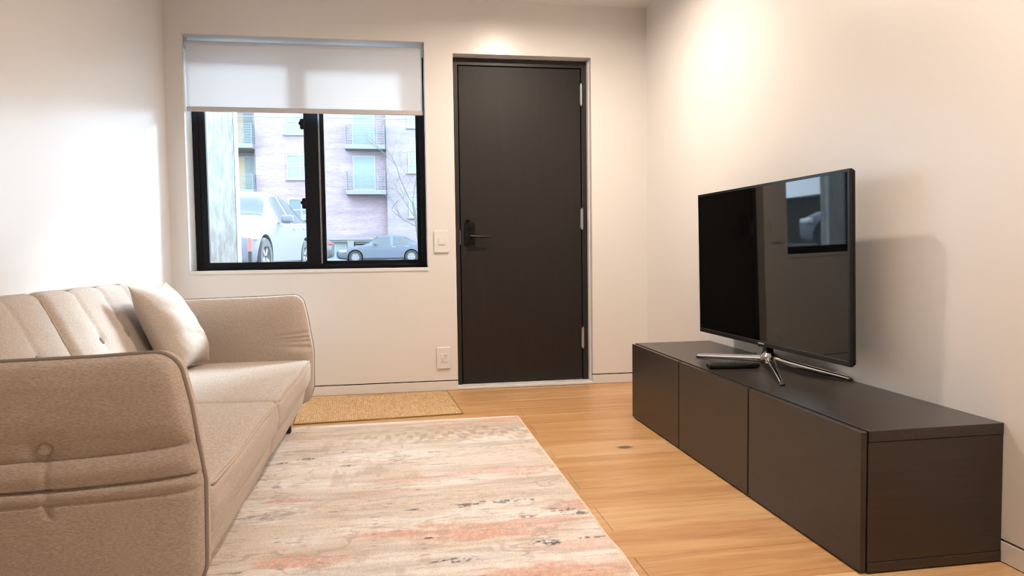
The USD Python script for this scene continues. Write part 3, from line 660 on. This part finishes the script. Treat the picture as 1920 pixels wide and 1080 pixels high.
WFR = mat('window_frame_white', (.34, .36, .36), .5); PGL = mat('pane_pale', (.22, .27, .27), .3, spec=.3); PGD = mat('pane_dark', (.13, .17, .21), .3, spec=.3)
RAILM = mat('railing_blue_grey', (.17, .21, .25), .5); DARKR = mat('garage_dark', (.12, .135, .145), .8); CURT = mat('curtain_peach', (.52, .40, .28), .9)
BY = 38.0
bd = thing('apartment_building', 'rose brick apartment building with balconies across the street', 'building', (-2, BY, GZ))
w = sbox(-7.72, GZ, -.36, 16).difference(sbox(-4.26, GZ-.1, -.56, 1.62))
obj('brick_wall', prism_x(w, BY, BY+.5), BR1, bd, smooth=False)
obj('pale_brick_wall', bx(-.36, 13, BY-.45, BY+.5, GZ, 16), BR2, bd, smooth=False)
obj('recess_wall', cat(bx(-13, -7.72, BY+1.4, BY+1.7, GZ, 16)), BR2, bd, smooth=False)
obj('side_wall', cat(bx(-24, -10.6, BY, BY+.5, GZ, 16)), BR1, bd, smooth=False)
obj('recess_side', cat(bx(-7.74, -7.70, BY, BY+1.6, GZ, 16)), BR1, bd, smooth=False)
obj('roof_slab', bx(-24, 13, BY-.5, BY+8, 16, 16.3), BCONC, bd)
obj('garage_lintel', bx(-4.3, -.52, BY-.04, BY+.1, 1.62, 1.95, .01), BR2, bd)
gr = obj('garage_opening', cat(bx(-4.26, -.56, BY+.75, BY+.85, GZ, 1.62), bx(-4.26, -.56, BY, BY+.8, 1.50, 1.64)), DARKR, bd)
for k in range(6): obj('louvre', bx(-2.30, -.58, BY+.10, BY+.16, .62+k*.155, .62+k*.155+.075, .01), BCONC, bd)
obj('column', bx(-2.72, -2.34, BY-.02, BY+.4, GZ, 1.60, .02), BCONC, bd)
gd = obj('glass_door', ring(-4.15, -2.76, GZ, 1.52, .07, .07, .07, .07, BY+.2, BY+.26), WFR, bd)
obj('door_pane', cat(bx(-4.08, -3.48, BY+.21, BY+.24, GZ+.07, 1.45), bx(-3.42, -2.83, BY+.21, BY+.24, GZ+.07, 1.45)), PGL, gd); obj('mullion', bx(-3.48, -3.42, BY+.19, BY+.25, GZ+.05, 1.47), WFR, gd)
def bwin(x0, x1, z0, z1, y, pm, nz=2):
    wd = obj('window', ring(x0, x1, z0, z1, .07, .07, .07, .07, y-.05, y+.02), WFR, bd)
    xm = (x0+x1)/2
    obj('mullion', bx(xm-.035, xm+.035, y-.045, y, z0+.06, z1-.06), WFR, wd)
    for k in range(1, nz): zm = z0+(z1-z0)*k/nz; obj('transom', bx(x0+.06, x1-.06, y-.04, y, zm-.03, zm+.03), WFR, wd)
    zs = np.linspace(z0+.07, z1-.07, nz+1)
    for a, b in ((x0+.07, xm-.035), (xm+.035, x1-.07)):
        for c, d in zip(zs[:-1], zs[1:]): obj('pane', bx(a, b, y-.022, y-.004, c+.01, d-.01), pm, wd)
    obj('sill', bx(x0-.08, x1+.08, y-.10, y, z0-.09, z0, .01), BCONC, wd)
bwin(-6.06, -4.55, 7.70, 9.10, BY, PGL); bwin(-6.0, -4.5, 5.14, 6.53, BY, PGL); bwin(-5.97, -4.50, 2.73, 4.04, BY, PGD)
bwin(-6.06, -4.55, 10.3, 11.7, BY, PGL)
bwin(.88, 2.3, 2.90, 4.16, BY-.45, PGL, 3); bwin(.88, 2.3, 5.5, 6.8, BY-.45, PGL, 3); bwin(.88, 2.3, 8.1, 9.4, BY-.45, PGL, 3)
def balcony(x0, x1, y0, y1, zs, zr, rows=8):
    b = obj('balcony', bx(x0, x1, y0, y1, zs-.26, zs, .02), BCONC, bd)
    obj('railing_post', cat(*[bx(x-.018, x+.018, y0+.02, y0+.06, zs, zr) for x in np.linspace(x0+.05, x1-.05, 6)]), RAILM, b)
    obj('railing_bar', cat(*[bx(x0+.02, x1-.02, y0+.03, y0+.06, z-.013, z+.013) for z in np.linspace(zs+.12, zr, rows)]), RAILM, b, kind='stuff')
    obj('railing_end', cat(*[cat(*[bx(x-.015, x+.015, y0+.05, y1, z-.02, z+.02) for z in np.linspace(zs+.12, zr, rows)]) for x in (x0+.04, x1-.04)]), RAILM, b, kind='stuff')
for zs, zr in ((7.03, 8.12), (4.45, 5.52), (9.6, 10.7)): balcony(-2.66, -.40, BY-.95, BY, zs, zr)
for zs, zr in ((7.05, 8.15), (4.50, 5.35), (9.6, 10.7)): balcony(-10.4, -7.70, BY-.7, BY+1.4, zs, zr)
for zs in (7.05, 4.5, 9.6):
    wd = obj('balcony_door', ring(-9.6, -7.95, zs+.02, zs+2.1, .07, .07, .07, .07, BY+1.34, BY+1.42), WFR, bd)
    obj('curtain', bx(-9.53, -8.55, BY+1.37, BY+1.40, zs+.08, zs+2.03), CURT, wd); obj('pane', bx(-8.55, -8.02, BY+1.37, BY+1.40, zs+.08, zs+2.03), PGL, wd)
    d2 = obj('balcony_window', ring(-2.3, -1.0, zs+.02, zs+2.0, .06, .06, .06, .06, BY-.04, BY+.02), WFR, bd); obj('pane', bx(-2.24, -1.06, BY-.025, BY-.003, zs+.08, zs+1.94), PGL, d2)
ac = thing('air_conditioner', 'white window air conditioner under the lowest window of the brick building', 'air conditioner', (-5.05, BY-.2, 2.75))
obj('casing', bx(-5.22, -4.78, BY-.55, BY-.115, 2.75, 3.08, .02), WFR, ac)
for k in range(5): obj('grille_slat', bx(-5.18, -4.82, BY-.558, BY-.545, 2.79+k*.05, 2.79+k*.05+.02), RAILM, ac)
wr_ = [(x, 25.0, 6.26+.0035*(x+2)**2*.25-.02*x*0) for x in np.linspace(-16, 9, 30)]
obj('overhead_cable', tube(wr_, .018, 6), RAILM, label='thin dark cable strung across the street above the cars', cat='cable')

# the corner the window shows only to someone further right (and to the television)
nb = thing('garden_wall', 'low dark garden wall left of the forecourt, seen only in the television reflection', 'garden wall', (-15.5, 14, GZ))
HGR = mat('dark_render', (.055, .06, .058), .9, color2=(.085, .085, .08), nscale=(.8, .8, .8))
obj('wall', bx(-15.9, -15.5, 2, 24, GZ, 2.35), HGR, nb); obj('coping', bx(-15.98, -15.42, 2, 24, 2.35, 2.43, .02), BCONC, nb)

# bare tree
BARK = mat('bark', (.13, .12, .115), .9)
def branch(out, p, d, L, r, depth, rg):
    p = np.asarray(p, float); d = np.asarray(d, float); pts = [p]; n = 6
    for k in range(n):
        d = d+rg.normal(0, .10, 3); d[2] += .03; d /= np.linalg.norm(d); pts.append(pts[-1]+d*L/n)
    out.append(tube(pts, np.linspace(r, r*.55, n+1), 5, cap=False))
    if depth == 0: return
    for k in range(4 if depth > 2 else 3):
        i = rg.integers(2, n+1); e = d+rg.normal(0, .55, 3); e[2] = abs(e[2])*.8+.15; e /= np.linalg.norm(e)
        branch(out, pts[i], e, L*rg.uniform(.55, .8), r*.5, depth-1, rg)
tr = thing('bare_tree', 'leafless young tree in front of the building at the right of the window', 'tree', (1.3, 33.5, GZ))
rg_ = np.random.default_rng(12)
obj('trunk', tube([(1.35, 33.5, GZ-.1), (1.30, 33.5, 1.4), (1.15, 33.5, 2.6), (1.0, 33.5, 3.5)], [.11, .095, .08, .06], 10), BARK, tr)
bs = []
for sp, dv, L in (((1.15, 33.5, 2.6), (-.55, 0, .8), 2.3), ((1.0, 33.5, 3.4), (.05, .1, 1), 2.6), ((1.0, 33.5, 3.4), (-.35, -.2, 1), 2.4), ((1.08, 33.5, 3.0), (.7, .1, .8), 1.8), ((1.2, 33.5, 2.2), (-.8, .1, .5), 1.6)):
    d = np.array(dv); branch(bs, np.array(sp), d/np.linalg.norm(d), L, .022, 3, rg_)
obj('branches', cat(*bs), BARK, tr, smooth=True, kind='stuff')

# cars
CARW = mat('car_white', (.145, .145, .172), .4, spec=.25); CARB = mat('car_grey_blue', (.10, .115, .145), .35, spec=.3); CARS = mat('car_silver', (0.104, 0.107, 0.112), .25, coat=.5)
CGL = mat('car_glass', (.05, .062, .07), .12, spec=.45); TYRE = mat('tyre', (.03, .03, .033), .8); RIM = mat('alloy', (.28, .28, .29), .3, metal=.5); HEADL = mat('headlamp', (.85, .87, .9), .1); TAIL = mat('tail_lamp', (.55, .05, .05), .2); WELL = mat('wheel_well', (.02, .02, .02), .9)
def car(name, label, st, wheels, wr, paint, glass, front, heading, gl0, gl1, screens):
    """st: stations (s, z bottom, z belt, z top, half width low, half width belt, half width top), s from the nose; heading: angle of the nose direction"""
    c, s_ = math.cos(heading), math.sin(heading)
    def W(P):
        P = np.asarray(P, float); q = P.copy(); q[..., 0] = front[0]-P[..., 0]*c-P[..., 1]*s_; q[..., 1] = front[1]-P[..., 0]*s_+P[..., 1]*c; q[..., 2] = P[..., 2]+GZ-front[2]; return q
    def fin(m):
        m = m.copy(); m.vertices = W(np.array(m.vertices))
        if m.is_watertight and m.volume < 0: m.invert()
        return m
    t = thing(name, label, 'car', (*W(np.array([2.3, 0, 0]))[:2], GZ-front[2]))
    S = np.array(st); x = np.linspace(S[0, 0], S[-1, 0], 70)
    from scipy.interpolate import PchipInterpolator as PC
    I = [PC(S[:, 0], S[:, k])(x) for k in range(1, 7)]
    rings = []
    for zb, zm, zt, wl, wm, wt in zip(*I):
        h = [(0, zb), (wl*.9, zb), (wl, zb+.10), (wm*1.0, zb+(zm-zb)*.55), (wm, zm-.03), (wm*.965, zm), (wt+(wm*.965-wt)*.12, zt-(zt-zm)*.16), (wt*.80, zt-(zt-zm)*.02), (0, zt)]
        rings.append(h+[(-a, b) for a, b in h[-2:0:-1]])
    N, M = len(rings), len(rings[0]); V = np.array([[(x[i], a, b) for a, b in rings[i]] for i in range(N)])
    F = []
    for i in range(N-1):
        for k in range(M):
            l = (k+1) % M; F += [[i*M+k, (i+1)*M+k, (i+1)*M+l], [i*M+k, (i+1)*M+l, i*M+l]]
    VV = V.reshape(-1, 3)
    VV = np.vstack([VV, V[0].mean(0), V[-1].mean(0)]); a, b = len(VV)-2, len(VV)-1
    for k in range(M): l = (k+1) % M; F += [[a, k, l], [b, (N-1)*M+l, (N-1)*M+k]]
    body = trimesh.Trimesh(VV, F, process=False)
    if body.volume < 0: body.invert()
    try:
        man = m3.Manifold(m3.Mesh(np.asarray(body.vertices, np.float32), np.asarray(body.faces, np.uint32)))
        for wx in wheels:
            cyl_ = m3.Manifold.cylinder(3.0, wr+.055, circular_segments=36, center=True).rotate((90, 0, 0)).translate((wx, 0, wr))
            core = m3.Manifold.cube((4, 1.15, 3), True); man = man-(cyl_-core)
        g = man.to_mesh(); body = trimesh.Trimesh(g.vert_properties[:, :3], g.tri_verts, process=False) if len(g.tri_verts) else body
    except Exception: pass
    bo = obj('body', fin(body), paint, t, smooth=35)
    for wx in wheels: obj('wheel_well', fin(bx(wx-wr-.1, wx+wr+.1, -.62, .62, .12, wr*2+.05)), WELL, t)
    def patch(i0, i1, k0, k1, off=.006):
        q = V[i0:i1+1, k0:k1+1].copy()
        n = np.cross(np.gradient(q, axis=0), np.gradient(q, axis=1)); n /= np.maximum(np.linalg.norm(n, axis=2, keepdims=True), 1e-9)
        cc = np.array([q[..., 0].mean(), 0, q[..., 2].mean()-.6])
        n *= np.sign(((q-cc)*n).sum(2, keepdims=True)); q = q+n*off
        a, b = q.shape[:2]; f = []
        for i in range(a-1):
            for j in range(b-1): p = i*b+j; f.append([p, p+b, p+b+1, p+1])
        return trimesh.Trimesh(q.reshape(-1, 3), np.vstack([np.array(f)[:, [0, 1, 2]], np.array(f)[:, [0, 2, 3]]]), process=False)
    def at(sx): return int(np.argmin(abs(x-sx)))
    for (a, b) in zip(gl0, gl1):
        for k in (5, 10):
            if k == 5: obj('side_window', fin(patch(at(a), at(b), 5, 6)), glass, t)
            else: obj('side_window', fin(patch(at(a), at(b), 10, 11)), glass, t)
    for (a, b) in screens: obj('windscreen', fin(patch(at(a), at(b), 6, 10)), glass, t, smooth=True)
    for wx in wheels:
        for sg in (-1, 1):
            wy = sg*(S[:, 4].max()-.10)
            ty = lathe([(wr*.62, -.11), (wr*.93, -.11), (wr, -.07), (wr, .07), (wr*.93, .11), (wr*.62, .11)], 36); ty.apply_transform(trimesh.transformations.rotation_matrix(math.pi/2, (1, 0, 0))); ty.apply_translation((wx, wy, wr))
            tt = obj('wheel', fin(ty), TYRE, t)
            rm_ = [cyl((wx, wy-.05, wr), (wx, wy+.05, wr), wr*.16, 16)]
            rr = lathe([(wr*.58, -.10), (wr*.64, -.10), (wr*.64, .10), (wr*.58, .10), (wr*.58, -.10)], 36); rr.apply_transform(trimesh.transformations.rotation_matrix(math.pi/2, (1, 0, 0))); rr.apply_translation((wx, wy, wr)); rm_.append(rr)
            for k in range(5):
                an = k*2*math.pi/5+.3; sp = bx(.05, wr*.6, sg*.03-.02, sg*.03+.02, -.03, .03, .005)
                sp.apply_transform(trimesh.transformations.rotation_matrix(an, (0, 1, 0))); sp.apply_translation((wx, wy+sg*.04, wr)); rm_.append(sp)
            rm_.append(cyl((wx, wy-.02, wr), (wx, wy+.01, wr), wr*.58, 24))
            obj('rim', fin(cat(*rm_)), RIM, tt)
    mx = gl0[0]+.15
    zb_ = float(PC(S[:, 0], S[:, 2])(mx)); wb_ = float(PC(S[:, 0], S[:, 5])(mx))
    for sg in (-1, 1):
        V2, F2, U2 = softbox(.13, .22, .15, .05, 10); mi = trimesh.Trimesh(V2, F2); mi.apply_translation((mx, sg*(wb_+.10), zb_+.09)); mo = obj('mirror', fin(mi), paint, t, smooth=True)
        obj('mirror_glass', fin(bx(mx+.06, mx+.068, sg*(wb_+.02), sg*(wb_+.18), zb_+.04, zb_+.14)), CGL, mo)
        zf = float(PC(S[:, 0], S[:, 2])(.35)); wf = float(PC(S[:, 0], S[:, 5])(.35))
        V2, F2, U2 = softbox(.42, .30, .13, .05, 10); hl = trimesh.Trimesh(V2, F2); hl.apply_transform(trimesh.transformations.rotation_matrix(sg*.45, (0, 0, 1))); hl.apply_translation((.34, sg*(wf-.12), zf-.09)); obj('headlamp', fin(hl), HEADL, t, smooth=True)
        Ln = S[-1, 0]; ze = float(PC(S[:, 0], S[:, 2])(Ln-.15)); we = float(PC(S[:, 0], S[:, 5])(Ln-.15))
        V2, F2, U2 = softbox(.30, .30, .13, .05, 10); hl = trimesh.Trimesh(V2, F2); hl.apply_translation((Ln-.14, sg*(we-.13), ze-.06)); obj('tail_lamp', fin(hl), TAIL, t, smooth=True)
    for a, b in zip(gl0[1:], gl1[:-1]):
        xm = (a+b)/2; 
        for sg in (-1, 1):
            zc_ = float(PC(S[:, 0], S[:, 2])(xm)); wc_ = float(PC(S[:, 0], S[:, 5])(xm)); obj('door_handle', fin(bx(xm-.02, xm+.18, sg*wc_-.012, sg*wc_+.012, zc_-.12, zc_-.08, .006)), RIM, t)
    return t
SUVS = [(0, .36, .62, .66, .62, .66, .50), (.12, .26, .74, .80, .82, .86, .60), (.5, .22, .86, .94, .92, .94, .70), (1.15, .20, .95, 1.04, .95, .96, .74), (1.45, .20, .98, 1.14, .95, .965, .70), (2.05, .20, 1.0, 1.56, .95, .97, .60), (2.6, .20, 1.02, 1.66, .95, .97, .60), (3.3, .20, 1.05, 1.62, .95, .97, .60), (4.0, .22, 1.08, 1.42, .94, .95, .60), (4.45, .28, 1.08, 1.18, .90, .91, .62), (4.68, .38, .95, 1.02, .80, .82, .60)]
SEDS = [(0, .36, .55, .60, .62, .64, .50), (.12, .24, .64, .70, .80, .82, .62), (.6, .20, .76, .82, .88, .89, .70), (1.25, .18, .86, .92, .90, .91, .74), (1.50, .18, .88, 1.0, .90, .91, .70), (2.1, .18, .90, 1.38, .90, .91, .56), (2.6, .18, .91, 1.43, .90, .91, .55), (3.2, .18, .92, 1.38, .90, .91, .55), (3.9, .20, .94, 1.08, .89, .90, .62), (4.4, .26, .95, 1.0, .86, .87, .70), (4.68, .36, .88, .92, .76, .78, .60)]
hd = math.atan2(-2.8, -.32)
car('parked_suv', 'white crossover car parked nose-on just outside the window', SUVS, (.90, 3.75), .36, CARW, CGL, (-3.25, 7.72, 0), hd, (1.75, 2.75, 3.55), (2.65, 3.45, 4.15), ((1.5, 2.05), (4.05, 4.4)))
car('parked_sedan', 'grey-blue sedan parked sideways across the street in front of the garage', SEDS, (.92, 3.68), .32, CARB, CGL, (-2.85, 32.5, .10), math.pi, (1.75, 2.75, 3.42), (2.65, 3.36, 3.75), ((1.5, 2.05), (3.35, 3.85)))
car('parked_hatchback', 'silver car with red tail lamps parked across the street left of the sedan', SUVS, (.90, 3.75), .34, CARS, CGL, (-7.75, 32.6, .10), math.pi, (1.75, 2.75, 3.55), (2.65, 3.45, 4.15), ((1.5, 2.05), (4.05, 4.4)))
car('parked_estate', 'silver car parked behind the pillar, seen only in the television reflection', SUVS, (.90, 3.75), .36, mat('car_pale', (.26, .28, .33), .3, coat=.4), CGL, (-7.85, 10.94, 0), math.radians(68), (1.75, 2.75, 3.55), (2.65, 3.45, 4.15), ((1.5, 2.05), (4.05, 4.4)))
